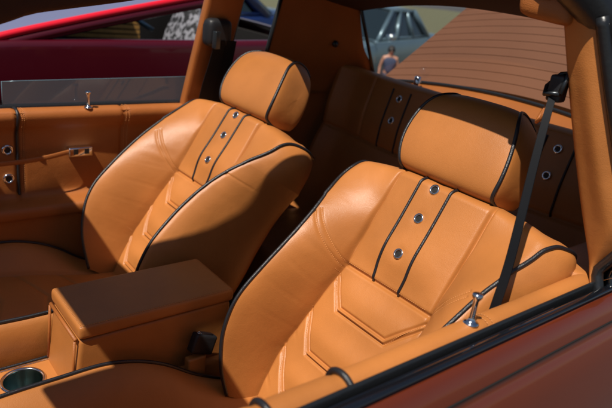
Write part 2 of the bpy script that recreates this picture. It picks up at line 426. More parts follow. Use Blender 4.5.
for xh in (.475,.355):
    m=MB(); pts=[]
    for (y,z) in nd_in[:46]:
        nrm=Vector((0,y+.694,z-.905)).normalized() if z>.86 else Vector((0,1,0))
        pts.append(Vector((xh+.004*math.sin(z*30),y,z))+nrm*.0015)
    m.tube(pts,.0048,9); cpart('piping',m,M['pipe'],ndoor,world=False)
for dx in (-.006,.006):
    m=MB(); stitches(m,[Vector((.776+dx,y,z-.0015)) + (Vector((0,y+.694,z-.905)).normalized()*.001) for (y,z) in nd_in[4:30]]); cpart('stitching',m,M['thread'],ndoor,world=False)
# window channel: inner wiper, slot with lowered glass edge, outer wiper
m=MB().grid(extr([tuple(p) for p in crv([(-.7165,.905),(-.7168,.930),(-.7195,.9365),(-.7235,.9345),(-.7255,.925),(-.7265,.90)],16)],DX0,1.27,12))
cpart('window_seal',m,M['rubber'],ndoor,world=False)
m=MB().grid(extr([tuple(p) for p in crv([(-.7335,.90),(-.7345,.925),(-.7375,.9335),(-.7445,.9355),(-.7505,.9335),(-.7528,.926),(-.753,.905)],18)],DX0,1.27,12))
cpart('window_seal',m,M['gloss'],ndoor,world=False)
m=MB().box(DX0,1.27,-.736,-.7245,.895,.899); cpart('window_slot',m,M['hole'],ndoor,world=False,smooth=False)
m=MB().grid([[(x,-.7285,.90),(x,-.7285,.9255),(x,-.7300,.9275),(x,-.7315,.9255),(x,-.7315,.90)] for x in np.linspace(DX0,.93,10)])
cpart('window_glass',m,M['gloss'],ndoor,world=False)
def knob(x,y,z,parent,h=.052,tilt=0):
    k=MB().lathe((x,y,z),(0,tilt,1),[(0,0),(.0125,0),(.0125,.0022),(.0095,.004),(.0062,.0055),(.0046,.012),(.0040,.030),(.0044,.040),(.0072,.0445),(.0085,.048),(.0082,.0515),(.005,h+.0015),(0,h+.002)],28)
    return cpart('lock_knob',k,M['chrome'],parent,world=False)
knob(.741,-.6975,.933,ndoor)
m=MB().box(-.42,DX1-.12,-.640,-.63,.30,.33); 
# ----- far door
fd_in=crv([(.752,.918),(.749,.927),(.738,.9325),(.720,.933),(.706,.928),(.699,.917),(.699,.903),(.706,.885),(.716,.868),(.720,.84),(.722,.76),(.722,.685),(.716,.664),(.70,.655),(.68,.653),(.652,.650),(.642,.640),(.642,.620),(.65,.60),(.648,.52),(.642,.40),(.64,.30)],110)
def fdg(x,z):
    g=0
    if z>.655:
        g+=.006*math.exp(-((x-.452)/.006)**2)+.006*math.exp(-((x-.772)/.006)**2)+.004*math.exp(-((x-.784)/.005)**2)+.003*math.exp(-((x-.466)/.004)**2)
        g+=-.006*math.exp(-((x-.61)/.11)**2)*math.exp(-((z-.75)/.06)**2)
    else:
        g+=.004*math.exp(-((x-.70)/.006)**2)
    g+=.0012*math.sin(x*31+z*22)*(.5+.5*math.sin(x*7))
    return g
P=[]
for x in np.linspace(-.55,1.0,320):
    P.append([(x,y+fdg(x,z)*(1 if z<.925 else 0),z-(fdg(x,z)*.6 if z>.91 else 0)) for y,z in fd_in])
fdoor=cpart('door',MB().grid([[(x,-y,z) for y,z in nd_out] for x in np.linspace(DX0,1.02,12)]),M['copper'],label='far door with tan panel, pull strap and window half up')
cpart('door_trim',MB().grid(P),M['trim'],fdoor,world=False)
m=MB(); m.tube([Vector((.452,y-.001,z+.001)) for y,z in fd_in[6:62]],.0045,8); cpart('piping',m,M['pipe'],fdoor,world=False)
for xx in (.4635,.4695,.7785,.7895):
    m=MB(); stitches(m,[(xx,y-.0005,z+.0005) for y,z in fd_in[6:60]],step=.006,r=.0008); cpart('stitching',m,M['thread'],fdoor,world=False)
for (x,z,y) in ((.424,.812,.7215),(.424,.722,.722),(.30,.80,.7215),(.30,.73,.722)):
    e=MB().torus((x,y-.002,z),(0,-1,0),.0125,.0042,28,10); e=cpart('eyelet',e,M['chrome'],fdoor,world=False)
    h=MB().lathe((x,y+.000,z),(0,-1,0),[(0,.001),(.011,.001)],20); cpart('hole',h,M['hole'],fdoor,world=False)
# pull strap: flat leather band bowing from a front anchor to the chrome latch
path=crv([(.18,.718,.762),(.28,.712,.766),(.38,.700,.776),(.46,.694,.781),(.53,.692,.789),(.59,.700,.797),(.625,.708,.799)],50)
m=MB().tube([tuple(p) for p in path],.0075,12,side=(0,1,0),flat=.28); cpart('pull_strap',m,M['trim'],fdoor,world=False)
rbox('strap_latch',.594,.668,.694,.716,.782,.811,M['chrome'],fdoor,.004,3,world=False)
for x in (.614,.648):
    m=MB().box(x-.006,x+.008,.6925,.700,.790,.807); cpart('latch_slot',m,M['hole'],fdoor,world=False,smooth=False)
knob(.660,.712,.9325,fdoor,.044)
m=MB().grid([[(x,y,z) for y,z in crv([(.752,.905),(.753,.931),(.757,.936),(.762,.934),(.763,.905)],12)] for x in np.linspace(-.55,1.0,8)])
cpart('window_seal',m,M['rubber'],fdoor,world=False)
# glass pane raised a hand's width
gz=lambda x: 1.004+.022*(x-.43)
m=MB(); xsg=np.linspace(.43,1.03,14)
for y in (.766,.7705): m.grid([[(x,y,z) for z in (.905,.95,gz(x))] for x in xsg])
cpart('window_glass',m,M['sideglass'],fdoor,world=False)
m=MB().tube([(.43,.768,.905)]+[(x,.768,gz(x)) for x in xsg],.0022,6); cpart('glass_edge',m,M['clear'] if 0 else M['silver'],fdoor,world=False)
# ----- far B pillar with belt, quarter window, quarter trim
def quad_strip(a,b,n=8):
    """surface between polyline a and polyline b"""
    A=crv(a,24);B=crv(b,24); return [[tuple(A[i]+(B[i]-A[i])*k) for k in np.linspace(0,1,n)] for i in range(24)]
def pillar(sg,mt,name='pillar'):
    # loop section around the pillar, swept upward (y outward = sg)
    m=MB(); rings=[]
    for z in np.linspace(.62,1.40,30):
        k=np.clip((z-.93)/.42,-.6,1.05); yi=.705-.125*k if k>0 else .705
        x0=.985+.015*max(0,k); 
        sec=[(x0+.006,yi+.004),(x0+.001,yi+.009),(x0,yi+.02),(x0+.004,yi+.036),(x0+.02,yi+.052),(x0+.115,yi+.062),(x0+.128,yi+.05),(x0+.128,yi+.012),(x0+.118,yi),(x0+.05,yi-.003)]
        c=crv(sec+[sec[0]],48)[:-1]
        rings.append([(x,sg*y,z) for x,y in c])
    m.grid(rings,cv=True); return cpart(name,m,mt)
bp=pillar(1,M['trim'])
# ----- near B pillar: leather covered jamb facing forward, black seal both sides
m=MB(); rows=[]
for z in np.linspace(.88,1.395,40):
    k=(z-.95)/.40
    yi=-.700+.130*k-.02*k*k; yo=yi-.012-(.058+.035*(1-k))*min(1,max(0,(z-.955)/.09)); xi=1.098-.108*k
    b=.006*math.sin(math.pi*min(1,max(0,k)))
    sec=crv([(xi+.10,yi+.012),(xi+.03,yi+.008),(xi+.004,yi+.001),(xi-.004,yi+(yo-yi)*.25),(xi-.006-b,yi+(yo-yi)*.55),(xi-.002,yi+(yo-yi)*.8),(xi+.010,yo),(xi+.05,yo-.004)],40)
    flare=.0 if z>.965 else (.965-z)*.5
    rows.append([(x-flare*.9,y-flare*.2,z) for x,y in sec])
npil=cpart('pillar',MB().grid(rows),M['leather'],label='tan padded near door pillar with a black seal along its edge')
m=MB().tube([tuple(Vector(r[4])+Vector((-.002,.004,0))) for r in rows],.0055,8); cpart('seal',m,M['rubber'],npil,world=False)
m=MB().tube([tuple(Vector(r[-9])+Vector((-.002,-.006,0))) for r in rows],.011,8); cpart('seal',m,M['rubber'],npil,world=False)
m=MB().tube([tuple(Vector(r[-5])+Vector((.005,-.020,0))) for r in rows],.016,8); cpart('seal',m,M['gloss'],npil,world=False)
rbox('sill_pad',1.085,1.32,-.7125,-.60,.80,.936,M['leather'],npil,.022,6,world=False)
def button(parent,c,n,r=.006): 
    b=MB().lathe(c,n,[(r*1.25,-.001),(r*1.2,.0015),(r*.9,.0025),(r*.6,.001),(0,.0008)],20); return cpart('trim_button',b,M['darkmetal'],parent,world=False)
button(npil,(1.068,-.7355,1.062),(-1,-.2,.1),.005); button(npil,(1.019,-.588,1.352),(-1,-.2,.1),.005)
# ----- roof: rear section behind the open panels, arched; T bar; windscreen header
def roof_in(x,y):
    a=sm(x,[(.94,1.43),(1.1,1.425),(1.3,1.405),(1.57,1.373),(1.62,1.365)]); b=sm(x,[(1.0,.10),(1.3,.15),(1.57,.23),(1.62,.25)])*(1 if y>0 else .45)
    return float(a-b*y*y)
def slab(x0,x1,y0,y1,zin,th,nx=14,ny=24,skew=0):
    m=MB(); xs=np.linspace(x0,x1,nx); ys=np.linspace(y0,y1,ny)
    sk=lambda x,y: x+skew*max(0,y+.1)/.6*(x1-x)/(x1-x0)
    lo=[[(sk(x,y),y,zin(x,y)) for y in ys] for x in xs]; hi=[[(sk(x,y),y,zin(x,y)+th) for y in ys] for x in xs]
    m.grid(lo); m.grid(hi); m.grid([lo[0],hi[0]]); m.grid([lo[-1],hi[-1]])
    m.grid([[r[0] for r in lo],[r[0] for r in hi]]); m.grid([[r[-1] for r in lo],[r[-1] for r in hi]]); return m
cpart('roof',slab(.945,1.575,-.575,.585,roof_in,.045,skew=.07),M['copper'],auto=40)
cpart('headliner',slab(.941,1.58,-.57,.58,lambda x,y:roof_in(x,y)-.006,.004,skew=.07),M['liner'],auto=40)
def tb(x): return float(sm(x,[(.0,1.35),(.16,1.256),(.25,1.262),(.30,1.280),(.36,1.292),(.43,1.305),(.485,1.316),(.6,1.35),(.7,1.372),(1.05,1.395)]))
m=MB(); rings=[]
for x in np.linspace(.02,1.045,50):
    z0=tb(x); w=.026+.045*math.exp(-((x-.15)/.12)**2); zt=1.425
    sec=crv([(-w*.6,z0),(w*.6,z0),(w,z0+.018),(w+.006,zt-.02),(w-.01,zt),(-w+.01,zt),(-w-.006,zt-.02),(-w,z0+.018),(-w*.6,z0)],32)[:-1]
    rings.append([(x,y+.0,z) for y,z in sec])
cpart('roof_bar',MB().grid(rings,cv=True),M['liner'])
cpart('windshield_header',slab(.0,.185,-.60,.60,lambda x,y:1.372+.05*x-.03*y*y,.045),M['copper'],auto=40)
for y0,y1,x0,x1 in ((-.22,-.02,.187,.345),):
    rbox('overhead_blocker',x0,x1,y0,y1,1.372,1.40,M['liner'],car,.008,3)  # unseen block under the roof, added to shade the console lid
for sg in (-1,1):  # far copy is out of view, added to shade its pillar
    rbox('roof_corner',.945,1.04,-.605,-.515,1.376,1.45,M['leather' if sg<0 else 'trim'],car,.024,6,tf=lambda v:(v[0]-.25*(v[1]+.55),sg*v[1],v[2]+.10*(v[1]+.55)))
rbox('visor_blocker',-.13,.045,-.58,-.25,1.340,1.362,M['liner'],car,.008,3)  # out-of-view panel added to throw shadow on the near cushion
rbox('visor_blocker',-.17,.02,.10,.58,1.335,1.36,M['liner'],car,.008,3)  # also unseen, put in so the passenger cushion falls in shadow
MB().tube([tuple(p) for p in crv([(.92,-.590,1.455),(.98,-.622,1.412),(1.025,-.652,1.366),(1.035,-.680,1.30),(1.05,-.715,1.2),(1.075,-.752,1.08),(1.10,-.785,.965)],30)],[.030*(1-.6*i/29)+.004 for i in range(30)],12).build('roof_seal',M['rubber'],car).location=-CL
MB().grid([[(1.06+.30*a+.03*b,-.632-.135*b,1.375-.41*b) for b in np.linspace(0,1,8)] for a in np.linspace(0,1,6)]).build('quarter_window',M['autoglass'],car)
MB().tube([(1.07,-.628,1.392),(1.2,-.622,1.395),(1.38,-.60,1.385)],.016,8).build('window_frame',M['copper'],car)
for sg in (-1,1):
    m=MB().tube([(.03,sg*.60,1.385),(-.2,sg*.645,1.22),(-.45,sg*.69,1.03),(-.62,sg*.72,.93)],[.026,.028,.03,.034],12); cpart('windshield_pillar',m,M['copper'])
m=MB().grid([[(.0+(-.62)*k-.08*(1-(y/.7)**2)*k,y*(1+.15*k)*.97,1.38-.45*k) for k in np.linspace(0,1,8)] for y in np.linspace(-.58,.58,14)]); cpart('windshield',m,M['clear'])
# quarter panels (inside trim) from the pillar back to the rear window
def quarter(sg,mt):
    m=MB()
    top=[(1.27,.590,1.35),(1.36,.585,1.35),(1.47,.565,1.335),(1.565,.525,1.318)]
    mid=[(1.27,.66,1.12),(1.40,.655,1.12),(1.55,.635,1.13),(1.665,.575,1.17)]
    bot=[(1.27,.72,.95),(1.45,.72,.95),(1.65,.70,.97),(1.80,.625,1.02)]
    low=[(1.27,.72,.60),(1.45,.72,.60),(1.65,.71,.60),(1.85,.66,.60)]
    C=[crv(q,26) for q in (top,mid,bot,low)]
    P=[[tuple(p) for p in crv([c[i] for c in C],30)] for i in range(26)]
    P=[[(x,sg*y,z) for x,y,z in r] for r in P]; m.grid(P)
    # lower quarter panel under the side window
    lo=[[(x,sg*(.70+.02*math.sin((z-.6)*3)+(0 if z<.93 else (z-.93)*1.2)),z) for z in np.linspace(.5,.965,14)] for x in np.linspace(1.09,1.28,6)]
    m.grid(lo); return cpart('quarter_trim',m,mt)
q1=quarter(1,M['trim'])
m=MB().lathe((1.555,.632,1.168),(-.2,-1,.1),[(.020,-.002),(.019,.004),(.012,.007),(.008,.012),(.013,.024),(.010,.030),(0,.031)],20); cpart('coat_hook',m,M['darkmetal'],q1,world=False)
m=MB().tube([(1.275,.594,1.35),(1.275,.66,1.12),(1.275,.715,.965),(1.12,.715,.965),(1.12,.66,1.12),(1.125,.594,1.35)],.008,8); cpart('window_seal',m,M['rubber'],q1,world=False)
m=MB(); qo=[[(x,y,z) for y,z in nd_out] for x in np.linspace(1.147,2.4,12)]; m.grid(qo); cpart('quarter_panel',m,M['copper'])
q2=quarter(-1,M['trim'])
m=MB().grid([[(x,y,z) for y,z in [(.700,.965),(.735,.955)]+[(-a,b) for a,b in nd_out[3:]]] for x in np.linspace(1.03,2.4,12)]); cpart('quarter_panel',m,M['copper'])
# rear window surround, parcel shelf
def rwz(y): return 1.032+.058*(1-(y/.62)**2)
def rwx(y): return 1.805+.075*(1-(y/.62)**2)
m=MB()
edge=[(1.574+.02*0,.522,1.306),(1.70,.575,1.15),(1.803,.622,1.030)]+[(rwx(y),y,rwz(y)) for y in np.linspace(.58,-.58,20)]+[(1.803,-.622,1.03),(1.70,-.575,1.15),(1.574,-.522,1.306)]
m.tube(edge,.007,8); cpart('rear_window_seal',m,M['rubber'])
m=MB().grid([[tuple(np.array((1.577,y*.84,roof_in(1.577,y*.84)-.01))*(1-k)+np.array((rwx(y),y,rwz(y)))*k) for k in np.linspace(0,1,8)] for y in np.linspace(-.62,.62,20)]); cpart('rear_window',m,M['clear'])
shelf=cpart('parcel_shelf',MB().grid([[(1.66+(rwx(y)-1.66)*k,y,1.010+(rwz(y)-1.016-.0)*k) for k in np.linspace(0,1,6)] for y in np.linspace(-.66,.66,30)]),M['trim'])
m=MB().lathe((1.80,.395,1.058),(0,0,1),[(.014,0),(.014,.030),(.010,.034),(0,.034)],18); cpart('shelf_bolt',m,M['chrome'],shelf,world=False)
# ribbed deck panel rising behind the glass
Lx=1.90; ang=R(34)
def deck(y,k):
    c=1-(y/.70)**2
    return (Lx+.09*c+k*math.cos(ang),y,1.005+.082*c+k*math.sin(ang))
m=MB(); ys_=np.linspace(-.70,.70,40); ks=[]
nr=18; pitch=.054
prof=[]
for i in range(nr):
    k0=i*pitch
    prof+=[(k0+.001,0),(k0+pitch-.0026,0),(k0+pitch-.0022,-.0035),(k0+pitch,-.0035)]
n_=Vector((-math.sin(ang),0,math.cos(ang)))
P=[[tuple(Vector(deck(y,k))+n_*h) for k,h in prof] for y in ys_]
m.grid(P)
P2=[[tuple(Vector(deck(y,k))-n_*.04) for k in (0,nr*pitch)] for y in ys_]; m.grid(P2); m.grid([P[0],[P2[0][0]]*0+[tuple(Vector(deck(ys_[0],k))-n_*.04) for k,h in prof]]); m.grid([P[-1],[tuple(Vector(deck(ys_[-1],k))-n_*.04) for k,h in prof]])
cpart('trunk_lid',m,M['deck'],auto=30,label='light tan ribbed trunk lid standing open behind the rear window')
m=MB().grid([[(rwx(y)+.004+.2*k*0,y,rwz(y)-.02-.5*k) for k in (0,1)] for y in ys_*.88]); cpart('rear_bulkhead',m,M['copper'])
# dashboard, steering wheel and front bodywork ahead of the seats
dash=rbox('dashboard',-.60,-.26,-.68,.68,.62,.93,M['trim'],car,.06,6)
sw=MB().torus((-.02,-.37,.86),(.82,0,.42),.175,.014,48,12).build('steering_wheel',M['plastic'],car); sw.location=-CL
MB().tube([(-.02,-.37,.86),(-.28,-.37,.73)],.03,12).build('steering_column',M['plastic'],sw,world=False)
for a in (0,2.1,4.2):
    nn=Vector((.82,0,.42)).normalized(); a1=nn.orthogonal().normalized(); a2=nn.cross(a1); c0=Vector((-.02,-.37,.86))
    MB().tube([c0-nn*.02,c0+(a1*math.cos(a)+a2*math.sin(a))*.17],.012,8).build('spoke',M['chrome'],sw,world=False)
for sg in (-1,1):
    cpart('fender',MB().grid([[(x,(y if sg<0 else -y),z-.05*((-.56-x)/1.6)**2) for y,z in nd_out] for x in np.linspace(-2.0,-.56,16)]),M['copper'])
cpart('hood',MB().grid([[(x,y,.93+.03*(1-(y/.75)**2)-.05*((-.56-x)/1.6)**2) for y in np.linspace(-.75,.75,16)] for x in np.linspace(-2.0,-.62,12)]),M['copper'])
# ------------------------------------------------------------------ rear seat
rs=thing('rear_seat','tan leather rear bench seat in deep shade under the roof','rear seat',(1.6,0,.3))
def rear_depth(S,T):
    A=np.abs(S); D=.012*np.clip(1-((A-.31)/.26)**2,0,1)
    def ln(a,w=.005,dp=.006): 
        nonlocal D; D=D-dp*np.exp(-((A-a)/w)**2)*(T>-.16)
    ln(.15);ln(.47); D=D-.008*np.exp(-(A/.02)**2)
    D=D-.008*np.exp(-((T+.16)/.006)**2)*(A>.05)
    D=D-.016*np.exp(-((T+.16)/.06)**2)
    D=D+.05*np.clip((A-.52)/.13,0,1)**2
    return D
SS=np.linspace(-.665,.665,300); TT=np.concatenate([np.linspace(-.52,.068,120)])
th=R(17); Ur=Vector((math.sin(th),0,math.cos(th))); Nr=Vector((-math.cos(th),0,math.sin(th))); P0=Vector((1.615,0,1.0))
P=[]
for t in TT: 
    d=rear_depth(SS,np.full_like(SS,t)); P.append([tuple(P0+Ur*float(t)+Nr*float(dd)+Vector((.05*(abs(s)/.66)**2,s,0))) for s,dd in zip(SS,d)])
for ph in np.linspace(0,math.pi*.6,12)[1:]:
    d=rear_depth(SS,np.full_like(SS,.068)); P.append([tuple(P0+Ur*(.068+.026*math.sin(ph))+Nr*float(dd*math.cos(ph)-.045*(1-math.cos(ph)))+Vector((.05*(abs(s)/.66)**2,s,0))) for s,dd in zip(SS,d)])
rb=MB().grid(P).build('backrest',M['leather'],rs)
def rp(s,t,off=0): return P0+Ur*t+Nr*(float(rear_depth(np.array([s]),np.array([t]))[0])+off)+Vector((.05*(abs(s)/.66)**2,s,0))
for c in (-.31,.31):
    for ds in (-.045,.045):
        MB().tube([rp(c+ds,t,.001) for t in np.linspace(.055,-.16,30)],.0034,7).build('stripe',M['pipe'],rb,world=False)
    for t in (.025,-.055):
        p=rp(c,t,.002); MB().torus(p,Nr,.0105,.0034,24,9).build('eyelet',M['chrome'],rb,world=False)
        MB().lathe(p,Nr,[(0,.0008),(.0095,.0008)],16).build('hole',M['hole'],rb,world=False)
P=[]
for x in np.linspace(1.05,1.60,60):
    row=[]
    for s in np.linspace(-.62,.62,140):
        A=abs(s); z=.53-.02*(x-1.05)/.5+.02*max(0,1-((A-.31)/.25)**2)-.03*math.exp(-(A/.05)**2)-.008*math.exp(-((A-.15)/.006)**2)
        z-=.10*max(0,(1.10-x)/.05)**2
        row.append((x,s,z))
    P.append(row)
P=[[(1.05,s,.30) for s in np.linspace(-.62,.62,140)]]+P
MB().grid(P).build('cushion',M['leather'],rs)
# ------------------------------------------------------------------ console
con=thing('center_console','tan leather centre console with a tall padded storage box and a chrome cup holder','console',(.4,0,.28))
m=MB(); P=[]
hx,hy,hr=.272,.028,.040
sec=crv([(-.100,.30),(-.102,.45),(-.100,.500),(-.094,.509),(-.085,.511),(.085,.511),(.094,.509),(.100,.500),(.102,.45),(.100,.30)],60)
# top sheet with a round opening: built radially
N_=64; rings=[]
for j in range(N_):
    a=2*math.pi*j/N_; ca,sa=math.cos(a),math.sin(a)
    # distance to rectangle x in [-.1,.74], y in [-.085,.085]
    tx=((.74-hx) if ca>0 else (hx+.12))/max(1e-6,abs(ca)); ty=((.085-hy) if sa>0 else (hy+.085))/max(1e-6,abs(sa)); L_=min(tx,ty)
    rings.append([(hx+ca*r_,hy+sa*r_,.511) for r_ in np.linspace(hr+.001,L_,7)])
m.grid(rings,cu=True)
for sg in (-1,1):
    pr=crv([(.085,.511),(.095,.508),(.101,.497),(.103,.45),(.102,.30)],16)
    m.grid([[(x,sg*y,z) for y,z in pr] for x in np.linspace(-.12,.74,8)])
base=m.build('console_base',M['leather'],con,auto=60)
MB().torus((hx,hy,.5125),(0,0,1),hr+.0025,.0042,48,10,.8).build('cup_holder_rim',M['chrome'],base,world=False)
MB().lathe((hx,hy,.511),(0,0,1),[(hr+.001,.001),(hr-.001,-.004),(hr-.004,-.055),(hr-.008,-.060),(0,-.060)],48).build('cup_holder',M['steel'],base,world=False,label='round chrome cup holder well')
MB().tube([(x,.0885,.513) for x in np.linspace(-.1,.40,12)],.0035,8).build('trim_strip',M['pipe'],base,world=False)
MB().tube([(x,.0800,.5125) for x in np.linspace(-.1,.40,12)],.0015,6).build('trim_strip',M['chrome'],base,world=False)
def lean(v): # front face leans a little towards the dash at its foot
    x,y,z=v; k=max(0,(.60-x)/.25); return (x-.018*k*(.66-z)/.15 if z<.66 else x,y,z)
bx=rbox('storage_box',.357,.712,-.086,.086,.46,.655,M['leather'],con,.010,5,tf=lean)
rbox('lid',.352,.717,-.091,.091,.657,.689,M['leather'],bx,.011,6,world=False)
m=MB()
m.tube([(.349,-.080,.655),(.349,.080,.655)],.0042,8); m.tube([(.347,-.079,.652),(.340,-.079,.52)],.003,8); m.tube([(.347,.079,.652),(.340,.079,.52)],.003,8); m.build('welt',M['trim'],bx,world=False)
for q in ([(.3535+0,-.0865,.6885),(.714,-.0865,.6885)],[(.3575,-.086,.690),(.3575,.086,.690)]):
    m=MB(); stitches(m,q,r=.0007); m.build('stitching',M['thread'],bx,world=False)
# ------------------------------------------------------------------ belts
def ribbon(m,pts,wdir,w0,t=.0012):
    L_=[];R_=[];wd=[Vector(q).normalized() for q in wdir]
    P=[]
    for i,p in enumerate(pts):
        w=w0*(.72+.28*min(1,i/(len(pts)*.6)))
        p=Vector(p); tg=(Vector(pts[min(i+1,len(pts)-1)])-Vector(pts[max(0,i-1)])).normalized(); n=tg.cross(wd[i]).normalized()
        P.append([tuple(p-wd[i]*w/2+n*t),tuple(p+wd[i]*w/2+n*t),tuple(p+wd[i]*w/2-n*t),tuple(p-wd[i]*w/2-n*t)])
    m.grid(P,cv=True); return m
b1=thing('seat_belt','black seat belt hanging from the near pillar beside the nearest seat','seat belt',(.99,-.60,1.25),'seat belts')
pts=crv([(1.010,-.585,1.262),(.98,-.60,1.225),(.943,-.62,1.154),(.901,-.645,1.059),(.875,-.660,.985),(.853,-.668,.914),(.84,-.668,.82),(.83,-.662,.6)],60)
wd=[(.62*math.sin(.5+2.2*k)+.25,.45*math.cos(.4+1.4*k)+.10,.02) for k in np.linspace(0,1,60)]
ribbon(MB(),[tuple(p) for p in pts],[(.46,-.72+2.2*k*(1-k)*.8,.03) for k in np.linspace(0,1,60)],.0165).build('strap',M['web'],b1,auto=30)
ribbon(MB(),[tuple(p+np.array((.010,.004,0))) for p in pts],[(.46,-.40-.5*k,.03) for k in np.linspace(0,1,60)],.0145).build('strap',M['web'],b1,auto=30)
rbox('belt_guide',1.000,1.028,-.602,-.575,1.245,1.292,M['plastic'],b1,.008,4)
MB().tube([(.998,-.603,1.262),(.998,-.575,1.257),(1.012,-.568,1.268),(1.03,-.58,1.292),(1.012,-.603,1.298),(.998,-.603,1.262)],.0045,8).build('ring',M['darkmetal'],b1)
MB().tube([(.996,-.588,1.235),(.99,-.585,1.215),(1.0,-.573,1.205),(1.012,-.572,1.222),(1.01,-.58,1.24)],.0035,8).build('cord_loop',M['trim'],b1)
b2=thing('seat_belt','black seat belt with a chunky black guide on the far pillar behind the far seat','seat belt',(1.05,.62,1.17),'seat belts')
rbox('belt_guide',.995,1.085,.582,.640,1.145,1.235,M['plastic'],b2,.026,6)
rbox('guide_clip',1.002,1.022,.552,.575,1.145,1.200,M['darkmetal'],b2,.004,3)
for off,wv in ((0,.05),(.042,.050)):
    pts=crv([(1.035+off,.580,1.17),(1.035+off,.60,1.10),(1.03+off,.63,1.0),(1.03+off,.655,.88),(1.02+off,.67,.6)],40)
    ribbon(MB(),[tuple(p) for p in pts],[(1,-.15,.0)]*40,wv).build('strap',M['web'],b2,auto=30)
bk=thing('seat_belt_buckle','black seat belt buckle on a tan stalk between the console box and the nearest seat','belt buckle',(.62,-.115,.45))
def tilt(v):
    p=Vector(v)-Vector((.62,-.112,.56)); p=Matrix.Rotation(R(22),3,'Y')@(Matrix.Rotation(R(-6),3,'X')@p); p=p+Vector((.622,-.112,.572)); return tuple(p)
hd=rbox('buckle_head',.590,.650,-.127,-.101,.545,.592,M['plastic'],bk,.008,4,tf=tilt)
rbox('buckle_stalk',.585,.632,-.126,-.104,.44,.552,M['leather'],bk,.007,4)
rbox('release_button',.604,.638,-.121,-.107,.5895,.5950,M['gloss'],hd,.002,2,tf=tilt,world=False)
MB().torus(tilt((.600,-.114,.593)),(.3,0,1),.004,.0012,16,6).build('buckle_mark',M['chrome'],hd,world=False)
# ------------------------------------------------------------------ cars outside
def outline_body(xs_top,zb,y0,y1,inset,nseg=60):
    """body whose side view is the polyline xs_top over the base height zb; sides bulge"""
    T=crv(xs_top,nseg); rings=[]
    for x,z in T:
        h=z-zb; w=(y1-y0)/2; c=(y0+y1)/2
        sec=[(-w+.06,zb),(-w+.005,zb+.12),(-w,zb+.4*h),(-w+.02,zb+.8*h),(-w+.06,z-.03),(-w+inset,z),(-w*.3,z+.015),(w*.3,z+.015),(w-inset,z),(w-.06,z-.03),(w-.02,zb+.8*h),(w,zb+.4*h),(w-.005,zb+.12),(w-.06,zb)]
        rings.append([(x,c+a,b) for a,b in sec])
    return rings
def wheel(m,r,x,y,z,w=.2): m.lathe((x,y,z),(0,1,0),[(0,-w/2),(r*.62,-w/2),(r*.66,-w/2+.02),(r*.95,-w/2),(r,-w/2+.04),(r,w/2-.04),(r*.95,w/2),(0,w/2)],28)
rc=thing('red_car','low dark red sports car parked alongside, seen through the far side window','car',(1.2,2.6,0))
bt=[(-1.3,.55),(-1.1,.70),(-.5,.84),(.2,.93),(.66,.985),(1.1,1.0),(1.8,1.02),(2.4,1.045),(2.6,1.0),(2.78,.8),(2.82,.55)]
def rcz(x): return float(np.interp(x,[b[0] for b in bt],[b[1] for b in bt]))
# side skins, deck and nose as one shell with an open cockpit
m=MB()
xs_=np.linspace(-1.3,2.82,80)
for sg,yc in ((-1,1.70),(1,3.45)):
    rows=[]
    for x in xs_:
        z=rcz(x); o=-1 if sg<0 else 1
        pr=[(yc-o*.10,z-.010),(yc-o*.035,z-.002),(yc-o*.008,z-.018),(yc,z-.06),(yc+o*.012,z-.25),(yc+o*.004,z-.30),(yc+o*.02,.42),(yc-o*.03,.2)]
        rows.append([(x,y,max(.18,q)) for y,q in crv(pr,26)])
    m.grid(rows)
for x0,x1 in ((-1.3,.45),(2.35,2.82)):
    m.grid([[(x,y,rcz(x)+.02*(1-((y-2.575)/.8)**2)) for y in np.linspace(1.79,3.36,16)] for x in np.linspace(x0,x1,14)])
rbody=m.build('body',M['red'],rc)
MB().box(.45,2.35,1.80,3.35,.25,.52).build('cockpit_floor',M['hole'],rc,smooth=False)
MB().box(.45,2.35,3.30,3.345,.5,.985).box(.45,2.35,1.80,1.815,.5,.97).box(2.33,2.37,1.8,3.35,.5,1.0).build('cockpit_lining',M['hole'],rc,smooth=False)
# screen frame: bright red pillars rising to the rear, header, screen with the sky reflection in its colour
pa=crv([(.55,1.735,.955),(.685,1.745,1.003),(1.1,1.77,1.105),(1.62,1.80,1.222),(1.70,1.81,1.232),(1.74,1.83,1.236)],40)
MB().tube([tuple(p) for p in pa],.017,10).build('screen_pillar',M['redtrim'],rc)
MB().tube([tuple(p+np.array((.012,.0,-.034))) for p in pa],.024,10).build('screen_pillar',M['red'],rc)
pb=[(x,5.15-y,z) for x,y,z in pa]
MB().tube([tuple(p) for p in pb],.022,10).build('screen_pillar',M['red'],rc)
def scr(i,k):
    a=np.array(pa[i]);b=np.array(pb[i]); q=a+(b-a)*k; bow=4*k*(1-k)
    return (q[0]-.16*bow,q[1],q[2]+.035*bow+.012)
MB().grid([[scr(i,k) for k in np.linspace(.0,1,24)] for i in range(0,40)]).build('windshield',M['wind'],rc)
MB().tube([tuple(np.array(scr(39,k))) for k in np.linspace(0,1,20)],.022,10).build('screen_header',M['red'],rc)
